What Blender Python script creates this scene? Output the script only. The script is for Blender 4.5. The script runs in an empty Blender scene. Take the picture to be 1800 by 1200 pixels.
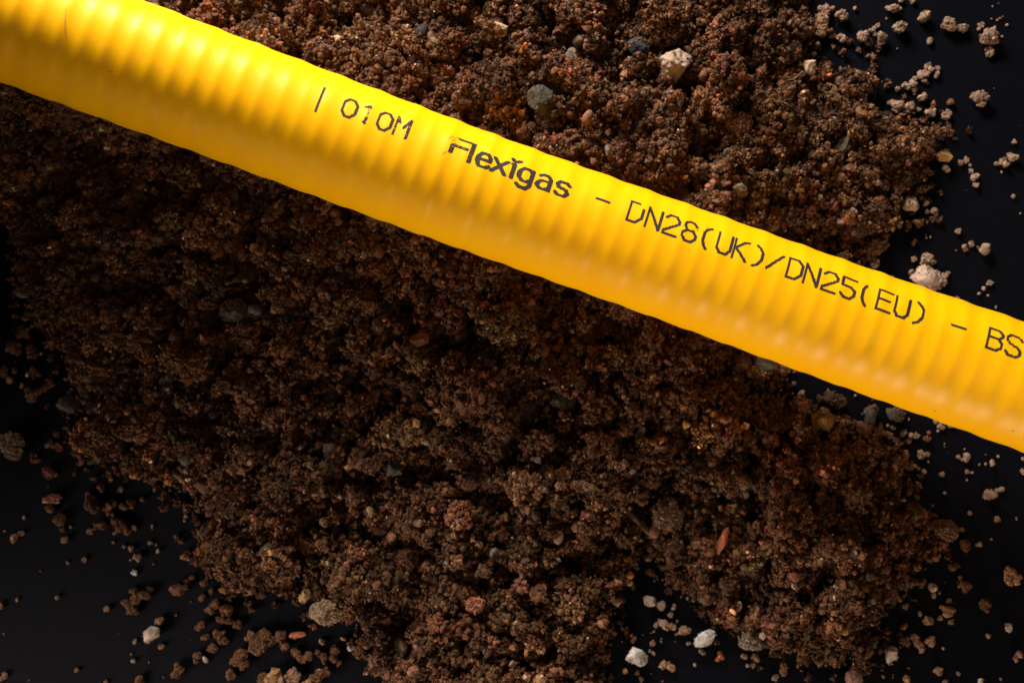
import bpy, math, random
import numpy as np
from mathutils import Vector, Matrix, noise as mnoise

rng = np.random.default_rng(7)
random.seed(7)
S = bpy.context.scene
COL = S.collection

# ------------------------------------------------------------------ camera, world, lights, exposure
CAMH = 0.322                 # camera height above the black surface (metres)
FPX = 1750.0                 # focal length in pixels of the 1800 px wide photograph
cam_d = bpy.data.cameras.new('camera')
cam = bpy.data.objects.new('camera', cam_d); COL.objects.link(cam)
cam.location = (0, 0, CAMH); cam.rotation_euler = (0, 0, 0)
cam_d.sensor_width = 36.0; cam_d.lens = 36.0 * FPX / 1800.0
cam_d.clip_start = 0.005; cam_d.clip_end = 20
cam_d.dof.use_dof = True; cam_d.dof.focus_distance = 0.283; cam_d.dof.aperture_fstop = 10.0
S.camera = cam

w = bpy.data.worlds.new('World'); S.world = w; w.use_nodes = True
w.node_tree.nodes['Background'].inputs[0].default_value = (0.6, 0.7, 1.0, 1)
w.node_tree.nodes['Background'].inputs[1].default_value = 0.004

def area(name, loc, target, sx, sy, power, color, spread=180):
    L = bpy.data.lights.new(name, 'AREA'); L.shape = 'RECTANGLE'; L.size = sx; L.size_y = sy
    L.energy = power; L.color = color
    L.spread = math.radians(spread)
    o = bpy.data.objects.new(name, L); COL.objects.link(o)
    o.location = loc
    d = Vector(target) - Vector(loc)
    o.rotation_euler = d.to_track_quat('-Z', 'Y').to_euler()
    return o
area('key_softbox', (-0.17, 0.46, 0.215), (-0.03, 0.06, 0.02), 0.26, 0.11, 7.5, (1.0, 0.93, 0.80))
area('left_softbox', (-0.30, -0.25, 0.11), (0.0, -0.10, 0.0), 0.18, 0.10, 0.155, (1.0, 0.85, 0.70), 52)
area('right_softbox', (0.34, -0.20, 0.55), (0.15, 0.0, 0.02), 0.50, 0.50, 0.10, (1.0, 0.84, 0.64), 70)
area('front_softbox', (0.24, -0.60, 0.14), (0.19, -0.03, 0.03), 0.60, 0.42, 0.52, (1.0, 0.84, 0.56), 44)

S.view_settings.view_transform = 'Standard'; S.view_settings.look = 'None'
S.view_settings.exposure = 0.0; S.view_settings.gamma = 1.0
S.view_settings.use_curve_mapping = False
S.render.resolution_x = 1024; S.render.resolution_y = 682
S.cycles.use_denoising = True
S.cycles.max_bounces = 6; S.cycles.diffuse_bounces = 3; S.cycles.glossy_bounces = 2

# ------------------------------------------------------------------ helpers
def P(px, py, z=0.0):
    k = (CAMH - z) / FPX
    return np.array([(px - 900.0) * k, (600.0 - py) * k, z])

def node_mat(name):
    m = bpy.data.materials.new(name); m.use_nodes = True
    nt = m.node_tree
    return m, nt, nt.nodes['Principled BSDF']

def make_mesh(name, V, F, mat, cols=None, smooth=True, flat_from=None):
    """V (n,3), F list of tri/quad index array (m,k)"""
    me = bpy.data.meshes.new(name)
    V = np.asarray(V, dtype=np.float32); F = np.asarray(F, dtype=np.int32)
    k = F.shape[1]
    me.vertices.add(len(V)); me.vertices.foreach_set('co', V.ravel())
    me.loops.add(F.size); me.loops.foreach_set('vertex_index', F.ravel())
    me.polygons.add(len(F))
    me.polygons.foreach_set('loop_start', np.arange(0, F.size, k, dtype=np.int32))
    me.polygons.foreach_set('loop_total', np.full(len(F), k, dtype=np.int32))
    sm = np.full(len(F), smooth, dtype=bool)
    if flat_from is not None: sm[flat_from:] = False
    me.polygons.foreach_set('use_smooth', sm)
    if cols is not None:
        a = me.color_attributes.new('tint', 'FLOAT_COLOR', 'POINT')
        c4 = np.ones((len(V), 4), dtype=np.float32); c4[:, :3] = cols
        a.data.foreach_set('color', c4.ravel())
    me.update(calc_edges=True); me.validate()
    me.materials.append(mat)
    return me

def link(name, me, parent=None, **props):
    o = bpy.data.objects.new(name, me); COL.objects.link(o)
    if parent is not None: o.parent = parent
    for k, v in props.items(): o[k] = v
    return o

# icosphere templates
def ico(level):
    t = (1 + 5 ** .5) / 2
    v = [(-1,t,0),(1,t,0),(-1,-t,0),(1,-t,0),(0,-1,t),(0,1,t),(0,-1,-t),(0,1,-t),(t,0,-1),(t,0,1),(-t,0,-1),(-t,0,1)]
    f = [(0,11,5),(0,5,1),(0,1,7),(0,7,10),(0,10,11),(1,5,9),(5,11,4),(11,10,2),(10,7,6),(7,1,8),
         (3,9,4),(3,4,2),(3,2,6),(3,6,8),(3,8,9),(4,9,5),(2,4,11),(6,2,10),(8,6,7),(9,8,1)]
    v = [np.array(a, float) / np.linalg.norm(a) for a in v]
    for _ in range(level):
        cache = {}; nf = []
        def mid(a, b):
            key = (min(a, b), max(a, b))
            if key not in cache:
                m = v[a] + v[b]; v.append(m / np.linalg.norm(m)); cache[key] = len(v) - 1
            return cache[key]
        for a, b, c in f:
            ab, bc, ca = mid(a, b), mid(b, c), mid(c, a)
            nf += [(a, ab, ca), (b, bc, ab), (c, ca, bc), (ab, bc, ca)]
        f = nf
    return np.array(v), np.array(f)
ICO = [ico(i) for i in range(5)]

def rand_rot(n):
    q = rng.normal(size=(n, 4)); q /= np.linalg.norm(q, axis=1)[:, None]
    a, b, c, d = q.T
    return np.stack([np.stack([1-2*(c*c+d*d), 2*(b*c-a*d), 2*(b*d+a*c)], -1),
                     np.stack([2*(b*c+a*d), 1-2*(b*b+d*d), 2*(c*d-a*b)], -1),
                     np.stack([2*(b*d-a*c), 2*(c*d+a*b), 1-2*(b*b+c*c)], -1)], 1)

def blobs(C, R, cols, level=0, jit=0.34, aniso=0.36, nvar=40):
    """many small rough grains: centres C (n,3), radii R (n,), colours (n,3) -> V,F,cols"""
    bv, bf = ICO[level]; n = len(C)
    var = bv[None] * (1 + rng.uniform(-jit, jit, size=(nvar, len(bv), 1)))
    pick = rng.integers(0, nvar, n)
    v = var[pick] * (1 + rng.uniform(-aniso, aniso, size=(n, 1, 3)))
    v = np.einsum('nij,nvj->nvi', rand_rot(n), v)
    v = v * R[:, None, None] + C[:, None, :]
    f = bf[None] + (np.arange(n) * len(bv))[:, None, None]
    return v.reshape(-1, 3), f.reshape(-1, 3), np.repeat(cols, len(bv), axis=0)

def merge(parts):
    Vs, Fs, Cs, o = [], [], [], 0
    for v, f, c in parts:
        Vs.append(v); Fs.append(f + o); Cs.append(c); o += len(v)
    return np.concatenate(Vs), np.concatenate(Fs), np.concatenate(Cs)

# smooth value noise on a lattice, vectorised
_lat = rng.uniform(-1, 1, size=(64, 64, 16))
def vnoise(x, y, seed=0):
    L = _lat[:, :, seed % 16]
    xi = np.floor(x).astype(int); yi = np.floor(y).astype(int)
    fx = x - xi; fy = y - yi
    fx = fx*fx*(3-2*fx); fy = fy*fy*(3-2*fy)
    a = L[xi % 64, yi % 64]; b = L[(xi+1) % 64, yi % 64]
    c = L[xi % 64, (yi+1) % 64]; d = L[(xi+1) % 64, (yi+1) % 64]
    return (a*(1-fx)+b*fx)*(1-fy) + (c*(1-fx)+d*fx)*fy
def fbm(x, y, sc, octv=4, seed=0):
    s = 0; a = 1; t = 0
    for i in range(octv):
        s = s + a*vnoise(x/sc + 17.3*i, y/sc + 9.1*i, seed+i); t += a; a *= .55; sc = sc*.5
    return s/t

# ------------------------------------------------------------------ materials
def soil_material():
    m, nt, b = node_mat('soil')
    at = nt.nodes.new('ShaderNodeVertexColor'); at.layer_name = 'tint'
    tc = nt.nodes.new('ShaderNodeTexCoord')
    n = nt.nodes.new('ShaderNodeTexNoise'); n.inputs['Scale'].default_value = 1600; n.inputs['Detail'].default_value = 3
    nt.links.new(tc.outputs['Object'], n.inputs['Vector'])
    mr = nt.nodes.new('ShaderNodeMapRange')
    mr.inputs['From Min'].default_value = .3; mr.inputs['From Max'].default_value = .7
    mr.inputs['To Min'].default_value = .55; mr.inputs['To Max'].default_value = 1.45
    nt.links.new(n.outputs['Fac'], mr.inputs['Value'])
    mx = nt.nodes.new('ShaderNodeVectorMath'); mx.operation = 'SCALE'
    nt.links.new(at.outputs['Color'], mx.inputs[0]); nt.links.new(mr.outputs[0], mx.inputs['Scale'])
    nt.links.new(mx.outputs[0], b.inputs['Base Color'])
    b.inputs['Roughness'].default_value = .75
    b.inputs['Specular IOR Level'].default_value = .14
    bp = nt.nodes.new('ShaderNodeBump'); bp.inputs['Distance'].default_value = .0002; bp.inputs['Strength'].default_value = .7
    nt.links.new(n.outputs['Fac'], bp.inputs['Height']); nt.links.new(bp.outputs[0], b.inputs['Normal'])
    return m
M_SOIL = soil_material()

def stone_material():
    m, nt, b = node_mat('stone')
    at = nt.nodes.new('ShaderNodeVertexColor'); at.layer_name = 'tint'
    tc = nt.nodes.new('ShaderNodeTexCoord')
    n = nt.nodes.new('ShaderNodeTexNoise'); n.inputs['Scale'].default_value = 550; n.inputs['Detail'].default_value = 6
    n.inputs['Roughness'].default_value = .7
    nt.links.new(tc.outputs['Object'], n.inputs['Vector'])
    mr = nt.nodes.new('ShaderNodeMapRange')
    mr.inputs['From Min'].default_value = .3; mr.inputs['From Max'].default_value = .7
    mr.inputs['To Min'].default_value = .5; mr.inputs['To Max'].default_value = 1.4
    nt.links.new(n.outputs['Fac'], mr.inputs['Value'])
    mx = nt.nodes.new('ShaderNodeVectorMath'); mx.operation = 'SCALE'
    nt.links.new(at.outputs['Color'], mx.inputs[0]); nt.links.new(mr.outputs[0], mx.inputs['Scale'])
    nt.links.new(mx.outputs[0], b.inputs['Base Color'])
    b.inputs['Roughness'].default_value = .72; b.inputs['Specular IOR Level'].default_value = .25
    bp = nt.nodes.new('ShaderNodeBump'); bp.inputs['Distance'].default_value = .0006; bp.inputs['Strength'].default_value = .9
    nt.links.new(n.outputs['Fac'], bp.inputs['Height']); nt.links.new(bp.outputs[0], b.inputs['Normal'])
    return m
M_STONE = stone_material()

def sheet_material():
    m, nt, b = node_mat('black_card')
    tc = nt.nodes.new('ShaderNodeTexCoord')
    n = nt.nodes.new('ShaderNodeTexNoise'); n.inputs['Scale'].default_value = 2500; n.inputs['Detail'].default_value = 4
    nt.links.new(tc.outputs['Object'], n.inputs['Vector'])
    cr = nt.nodes.new('ShaderNodeValToRGB')
    cr.color_ramp.elements[0].position = .35; cr.color_ramp.elements[0].color = (.0020, .0021, .0042, 1)
    cr.color_ramp.elements[1].position = .75; cr.color_ramp.elements[1].color = (.0040, .0042, .0080, 1)
    nt.links.new(n.outputs['Fac'], cr.inputs[0]); nt.links.new(cr.outputs[0], b.inputs['Base Color'])
    b.inputs['Roughness'].default_value = .6; b.inputs['Specular IOR Level'].default_value = .05
    bp = nt.nodes.new('ShaderNodeBump'); bp.inputs['Distance'].default_value = .00005; bp.inputs['Strength'].default_value = .5
    nt.links.new(n.outputs['Fac'], bp.inputs['Height']); nt.links.new(bp.outputs[0], b.inputs['Normal'])
    return m

def pipe_material():
    m, nt, b = node_mat('yellow_sheath')
    tc = nt.nodes.new('ShaderNodeTexCoord')
    n = nt.nodes.new('ShaderNodeTexNoise'); n.inputs['Scale'].default_value = 60; n.inputs['Detail'].default_value = 5
    nt.links.new(tc.outputs['Object'], n.inputs['Vector'])
    cr = nt.nodes.new('ShaderNodeValToRGB')
    cr.color_ramp.elements[0].position = .3; cr.color_ramp.elements[0].color = (.93, .435, .0005, 1)
    cr.color_ramp.elements[1].position = .7; cr.color_ramp.elements[1].color = (.94, .47, .001, 1)
    nt.links.new(n.outputs['Fac'], cr.inputs[0]); nt.links.new(cr.outputs[0], b.inputs['Base Color'])
    n2 = nt.nodes.new('ShaderNodeTexNoise'); n2.inputs['Scale'].default_value = 350; n2.inputs['Detail'].default_value = 6
    nt.links.new(tc.outputs['Object'], n2.inputs['Vector'])
    mr = nt.nodes.new('ShaderNodeMapRange'); mr.inputs['To Min'].default_value = .30; mr.inputs['To Max'].default_value = .44
    nt.links.new(n2.outputs['Fac'], mr.inputs['Value']); nt.links.new(mr.outputs[0], b.inputs['Roughness'])
    b.inputs['Specular IOR Level'].default_value = .27
    b.inputs['Subsurface Weight'].default_value = .12
    b.inputs['Subsurface Radius'].default_value = (1.0, .6, .1)
    b.inputs['Subsurface Scale'].default_value = .002
    bp = nt.nodes.new('ShaderNodeBump'); bp.inputs['Distance'].default_value = .00006; bp.inputs['Strength'].default_value = .35
    nt.links.new(n2.outputs['Fac'], bp.inputs['Height']); nt.links.new(bp.outputs[0], b.inputs['Normal'])
    return m

def plain(name, col, rough=.6):
    m, nt, b = node_mat(name)
    tc = nt.nodes.new('ShaderNodeTexCoord')
    n = nt.nodes.new('ShaderNodeTexNoise'); n.inputs['Scale'].default_value = 900
    nt.links.new(tc.outputs['Object'], n.inputs['Vector'])
    cr = nt.nodes.new('ShaderNodeValToRGB')
    cr.color_ramp.elements[0].color = tuple(c*.75 for c in col)+(1,); cr.color_ramp.elements[1].color = tuple(min(1, c*1.25) for c in col)+(1,)
    nt.links.new(n.outputs['Fac'], cr.inputs[0]); nt.links.new(cr.outputs[0], b.inputs['Base Color'])
    b.inputs['Roughness'].default_value = rough
    return m

# ------------------------------------------------------------------ the black surface
gx, gy = 1.2, 1.2
me = make_mesh('black_surface', [(-gx,-gy,0),(gx,-gy,0),(gx,gy,0),(-gx,gy,0)], [(0,1,2,3)], sheet_material(), smooth=False)
link('black_surface', me, kind='structure', label='smooth matt black surface under the soil and the pipe')

# ------------------------------------------------------------------ the yellow corrugated pipe
PR = 0.0171
cx_t = np.array([-500, 0, 240, 500, 762, 1000, 1400, 1800, 2300.])
cy_t = np.array([-172, 21, 115, 213, 309, 394.5, 538, 681.5, 862.])
def pipe_centre(px):
    """axis of the pipe as a world point; px is the photo column it passes"""
    z = 0.0325 + 2.3e-8 * (px - 1100.0)**2
    py = np.interp(px, cx_t, cy_t)
    return px, py, z
# resample smoothly
pxs = np.linspace(-420, 2250, 1201)
co = np.polyfit(cx_t, cy_t, 4)
pys = np.polyval(co, pxs)
pzs = 0.0325 + 2.3e-8 * (pxs - 1100.0)**2
# silhouette middle -> axis: rays meet the axis plane, good to a fraction of a pixel
AX = np.stack([(pxs-900)*(CAMH-pzs)/FPX, (600-pys)*(CAMH-pzs)/FPX, pzs], 1)
seg = np.linalg.norm(np.diff(AX, axis=0), axis=1)
arc = np.concatenate([[0], np.cumsum(seg)])
NU = 2600
U = np.linspace(0, arc[-1], NU)
AXU = np.stack([np.interp(U, arc, AX[:, i]) for i in range(3)], 1)
T = np.gradient(AXU, axis=0); T /= np.linalg.norm(T, axis=1)[:, None]
UP = np.array([0, 0, 1.0])
N1 = UP[None] - T * T[:, 2:3]; N1 /= np.linalg.norm(N1, axis=1)[:, None]       # upwards
N2 = np.cross(N1, T); N2 *= np.sign(N2[:, 1:2]); N2 /= np.linalg.norm(N2, axis=1)[:, None]  # towards the photo's top
PITCH = 0.00585
_ph = rng.uniform(0, 6.28, 6)
def pipe_r(u, th):
    c = 2*np.pi*u/PITCH
    wob = .5*np.sin(u/.011+_ph[0]) + .5*np.sin(u/.017+_ph[1])
    rid = np.cos(c + .25*wob + .12*np.sin(th+_ph[2]))
    ring = .000066*(rid + .12*np.cos(2*c))*(1 + .25*wob)*(1-.45*np.abs(np.sin(th))**3)
    sub = .000130*np.cos(c*.5 + .5*np.sin(u/.021+_ph[3]) + .3*th)*np.abs(np.sin(th))**1.0
    big = .00012*np.sin(u/.019+_ph[4] + 1.3*np.sin(th)) + .00008*np.sin(2*th + u/.03)
    return PR + ring + sub + big
def pipe_pt(u, th, lift=0.0):
    """th: angle from straight up towards the photo's top"""
    c = np.stack([np.interp(u, U, AXU[:, i]) for i in range(3)], -1)
    n1 = np.stack([np.interp(u, U, N1[:, i]) for i in range(3)], -1)
    n2 = np.stack([np.interp(u, U, N2[:, i]) for i in range(3)], -1)
    r = (pipe_r(u, th) + lift)[..., None]
    return c + r*(np.cos(th)[..., None]*n1 + np.sin(th)[..., None]*n2)
NT = 144
th = np.linspace(0, 2*np.pi, NT, endpoint=False)
uu, tt = np.meshgrid(U, th, indexing='ij')
V = pipe_pt(uu.ravel(), tt.ravel())
i = np.arange(NU-1)[:, None]; j = np.arange(NT)[None]
F = np.stack([i*NT+j, i*NT+(j+1) % NT, (i+1)*NT+(j+1) % NT, (i+1)*NT+j], -1).reshape(-1, 4)
me = make_mesh('gas_pipe', V, F, pipe_material())
pipe = link('gas_pipe', me, label='bright yellow corrugated pipe with black dotted lettering lying across the brown soil', category='pipe')

def project(p):
    k = FPX/(CAMH-p[..., 2])
    return 900+p[..., 0]*k, 600-p[..., 1]*k
# lettering: baseline and top angles
TH0 = 0.275; 
_us = np.linspace(0, arc[-1], 4000)
def u_at(px, th=TH0):
    X, Y = project(pipe_pt(_us, np.full_like(_us, th)))
    return float(np.interp(px, X, _us))

# strokes of each character in a 0..1 x 0..1 box (y up)
def arcp(cx, cy, rx, ry, a0, a1, n=10):
    return [(cx+rx*math.cos(math.radians(a0+(a1-a0)*k/n)), cy+ry*math.sin(math.radians(a0+(a1-a0)*k/n))) for k in range(n+1)]
G = {
 'I': [[(0,-.28),(0,1.12)]],
 '0': [[(.0,.25),(.0,.75),(.3,1),(.7,1),(1,.75),(1,.25),(.7,0),(.3,0),(.0,.25)]],
 '1': [[(.15,.88),(.5,1)],[(.5,1),(.5,0)],[(.4,.05),(.5,.05)]],
 'M': [[(0,0),(0,1)],[(1,0),(1,1)],[(0,1),(.22,.7)],[(.62,.48),(1,.95)]],
 'F': [[(.02,1),(1,1)],[(.0,.56),(.92,.56)],[(0,.16),(.02,1)]],
 'l': [[(.2,1),(.62,1),(.62,.75)],[(.62,.72),(.58,0)]],
 'e': [[(.0,.36),(1,.36),(1,.5),(.75,.7),(.25,.7),(0,.5),(0,.2),(.25,0),(.75,0),(1,.1)]],
 'x': [[(0,.7),(1,0)],[(1,.7),(0,0)]],
 'i': [[(.5,.7),(.5,0)],[(.3,.7),(.5,.7)],[(.15,1.0),(.42,.86),(.9,1.0)]],
 'g': [[(1,.7),(1,-.12),(.75,-.28),(.25,-.28),(0,-.16)],[(1,.55),(.7,.7),(.3,.7),(0,.5),(0,.22),(.3,.04),(.7,.04),(1,.2)]],
 'a': [[(.1,.66),(.3,.72),(.75,.72),(1,.55),(1,0)],[(1,.42),(.3,.42),(0,.25),(0,.12),(.25,0),(.7,0),(1,.16)]],
 's': [[(1,.58),(.75,.7),(.25,.7),(0,.55),(.2,.38),(.8,.33),(1,.18),(.75,0),(.25,0),(0,.1)]],
 '-': [[(.1,.5),(.9,.5)]],
 'D': [[(0,0),(0,1),(.65,1),(1,.75),(1,.25),(.65,0),(0,0)]],
 'd': [[(.62,1),(0,1),(0,0),(.65,0),(1,.25),(1,.74)]],
 'N': [[(0,0),(0,1),(1,0),(1,1)]],
 '2': [[(0,.82),(.25,1),(.75,1),(1,.8),(1,.62),(.0,.12),(0,0),(1,0)]],
 '8': [[(.3,.53),(.08,.7),(.12,.9),(.35,1),(.7,1),(.95,.84)],[(.95,.84),(.93,.68),(.7,.55)],[(.3,.53),(.7,.53),(1,.35),(1,.18),(.72,0),(.28,0),(0,.18),(0,.35),(.3,.53)]],
 '(': [[(.75,1.05),(.45,.95),(.25,.7),(.25,.3),(.4,.08),(.62,-.06)]],
 ')': [[(.25,1.05),(.5,.9),(.72,.7),(.72,.3),(.5,.05),(.2,-.06)]],
 'U': [[(0,1),(0,.22),(.25,0),(.75,0),(1,.22),(1,1)]],
 'K': [[(0,0),(0,1)],[(1,1),(.7,.92),(.1,.52),(1,0)]],
 '/': [[(0,.06),(1,.94)]],
 '5': [[(1,1),(.05,1),(.05,.58),(.65,.58),(1,.42),(1,.18),(.72,0),(.3,0),(0,.14)]],
 'E': [[(1,1),(0,1),(0,0),(1,0)],[(0,.53),(.85,.53)]],
 'B': [[(0,0),(0,1),(.65,1),(.95,.85),(.95,.68),(.7,.54),(1,.38),(1,.16),(.7,0),(0,0)],[(0,.54),(.7,.54)]],
 'S': [[(1,.84),(.75,1),(.25,1),(0,.84),(0,.68),(.25,.52),(.75,.46),(1,.3),(1,.14),(.75,0),(.25,0),(0,.14)]],
}
CP = 0.000225        # column pitch of the print
RP = 0.000255        # row pitch
def glyph(ch, px, wpx, h=0.0060, colw=1.95, roww=1.55, th0=TH0, wear=0.0, worn=None, slant=0.0):
    """dots of one character; px photo column of its foot, wpx its width there"""
    u0 = u_at(px); u1 = u_at(px + wpx); W = u1-u0
    nc = max(1, int(round(W/CP))); nr = int(round(h/RP))
    quads = []
    for c in range(-3, nc+4):
        for r in range(-int(.36*nr), int(1.2*nr)+1):
            x = c*CP; y = r*RP
            best = 9
            for s in G[ch]:
                for (a, b) in zip(s[:-1], s[1:]):
                    ax, ay, bx, by = a[0]*W, a[1]*h, b[0]*W, b[1]*h
                    sx, sy = CP*colw, RP*roww      # anisotropic pen
                    dx, dy = (bx-ax)/sx, (by-ay)/sy
                    L = dx*dx+dy*dy
                    t = 0 if L == 0 else max(0, min(1, (((x-ax)/sx)*dx+((y-ay)/sy)*dy)/L))
                    d = math.hypot((x-ax)/sx-t*dx, (y-ay)/sy-t*dy)
                    best = min(best, d)
            if best <= 1.0:
                if worn and worn(x/W if W else 0, y/h) and random.random() < .72: continue
                if random.random() < wear: continue
                quads.append((u0+x, th0+y/PR))
    return quads
GX, GY = 1.0, 1.0
def print_word(items, name, **kw):
    Vs, Fs = [], []
    for it in items:
        for (u, t) in glyph(**it, **kw):
            a = CP*GX/2*random.uniform(.9, 1.15); bth = RP*GY/2/PR*random.uniform(.85, 1.15)
            us = np.array([u-a, u+a, u+a, u-a]); ts = np.array([t-bth, t-bth, t+bth, t+bth])
            n = len(Vs)*4
            Vs.append(pipe_pt(us, ts, 0.000035)); Fs.append((n, n+1, n+2, n+3))
    me = make_mesh(name, np.concatenate(Vs), Fs, M_INK, smooth=False)
    return link(name, me, parent=pipe)
M_INK = plain('black_ink', (.016, .010, .005), .8)
H1 = 0.0061
o = print_word([dict(ch='I', px=558, wpx=1, h=.0054), dict(ch='0', px=598, wpx=22, h=.0056), dict(ch='1', px=630, wpx=20, h=.0056, wear=.05, worn=lambda x, y: .36 < y < .86),
            dict(ch='0', px=660, wpx=22, h=.0056), dict(ch='M', px=690, wpx=22, h=.0060, wear=.08)], 'printed_text')
o['label'] = 'worn thin black metre mark'
o = print_word([dict(ch='F', px=789, wpx=27, h=H1, wear=.05, worn=lambda x, y: x < .2 and .62 < y), dict(ch='l', px=816, wpx=12, h=H1, wear=.03),
            dict(ch='e', px=836, wpx=21, h=H1), dict(ch='x', px=863, wpx=23, h=H1), dict(ch='i', px=889, wpx=18, h=H1),
            dict(ch='g', px=909, wpx=22, h=H1), dict(ch='a', px=942, wpx=21, h=H1), dict(ch='s', px=974, wpx=21, h=H1)],
           'printed_text', colw=3.0, roww=1.85)
o['label'] = 'bold black printed word'
print_word([dict(ch='-', px=1041, wpx=27, h=H1)], 'printed_text')
code = []
for ch, px in zip('dN28(UK)/', [1101, 1133, 1164, 1196, 1226, 1257, 1286, 1318, 1346]):
    d = dict(ch=ch, px=px, wpx=23, h=.0063)
    if ch == '8': d['worn'] = lambda x, y: x > .8 and .6 < y < .8
    if ch == '/': d.update(px=1346, wpx=24)
    code.append(d)
for ch, px in zip('DN25(EU)', [1381, 1411, 1443, 1475, 1506, 1539, 1570, 1601]):
    code.append(dict(ch=ch, px=px, wpx=23.5, h=.0063))
code[-4]['worn'] = lambda x, y: x > .55 and y > .7
o = print_word(code, 'printed_text'); o['label'] = 'long thin black size code in brackets'
print_word([dict(ch='-', px=1666, wpx=29, h=.0063)], 'printed_text')
print_word([dict(ch='B', px=1733, wpx=24.5, h=.0064), dict(ch='S', px=1765, wpx=25.5, h=.0064, wear=.04)], 'printed_text')

# scuffs and specks on the sheath
def ribbon(pts_px, width, name, mat, lift=0.00003):
    us, ts = [], []
    for (x, y) in pts_px:
        # find surface point under this photo position
        best = None
        for t in np.linspace(-1.4, 1.4, 281):
            u = u_at(x, t)
            X, Y = project(pipe_pt(np.array([u]), np.array([t])))
            e = abs(Y[0]-y)
            if best is None or e < best[0]: best = (e, u, t)
        us.append(best[1]); ts.append(best[2])
    us = np.interp(np.linspace(0, 1, 14), np.linspace(0, 1, len(us)), us)
    ts = np.interp(np.linspace(0, 1, 14), np.linspace(0, 1, len(ts)), ts)
    du = np.gradient(us); dt = np.gradient(ts)*PR
    L = np.hypot(du, dt); nx, ny = -dt/L, du/L
    wd = width*np.sin(np.linspace(.15, math.pi-.15, 14))*.5*rng.uniform(.6, 1.3, 14)
    A = pipe_pt(us+nx*wd, ts+ny*wd/PR, lift); B = pipe_pt(us-nx*wd, ts-ny*wd/PR, lift)
    V = np.concatenate([A, B]); n = 14
    F = [(k, k+1, n+k+1, n+k) for k in range(n-1)]
    return link(name, make_mesh(name, V, F, mat, smooth=False), parent=pipe)
M_SCUFF = plain('brown_scuff', (.42, .22, .02), .7)
M_PALE = plain('pale_fibre', (.75, .6, .25), .6)
M_SPECK = plain('dark_speck', (.10, .06, .02), .8)
ribbon([(116, 12), (114, 45), (117, 78)], .00028, 'scuff_mark', M_SCUFF)
ribbon([(97, 90), (103, 91), (107, 94)], .00018, 'fibre', M_PALE)
ribbon([(857, 236), (863, 240), (866, 248)], .0002, 'fibre', M_PALE)
ribbon([(788, 244), (797, 238)], .0005, 'scuff_mark', M_SCUFF)
ribbon([(776, 272), (786, 266)], .0004, 'scuff_mark', M_SCUFF)

for (x, y, s) in [(208, 117, .0003), (195, 126, .0003), (913, 417, .0003), (1108, 527, .0004), (1644, 722, .0005), (1780, 757, .0005), (216, 18, .0003)]:
    ribbon([(x-1.2, y), (x+1.2, y+.4)], s, 'dirt_speck', M_SPECK)

# ------------------------------------------------------------------ the soil heap
K5 = (CAMH-.005)/FPX
OUT = np.array([(-430,-260),(1380,-260),(1425,-60),(1425,0),(1440,60),(1475,108),(1545,122),(1560,190),(1650,205),(1676,235),(1650,280),(1628,330),(1600,372),(1560,440),
 (1535,470),(1480,560),(1370,600),(1385,640),(1400,690),(1480,722),(1575,762),(1598,790),(1615,850),(1640,905),(1690,935),(1668,985),(1612,1025),(1575,1065),(1530,1105),(1560,1135),
 (1535,1180),(1490,1178),(1400,1165),(1300,1128),(1235,1095),(1195,1050),(1158,1005),(1142,960),(1125,1000),(1092,1060),(1085,1110),(1065,1180),(1075,1330),(760,1330),(690,1230),(640,1180),(612,1145),(618,1110),
 (545,1088),(500,1050),(430,1060),(385,1030),(350,990),(330,930),(325,870),(285,885),(250,852),(195,825),(130,802),(97,780),(95,715),(115,690),(108,640),(60,590),(30,540),(14,470),(0,400),(-60,330),(-240,240),(-430,120)], float)
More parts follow.
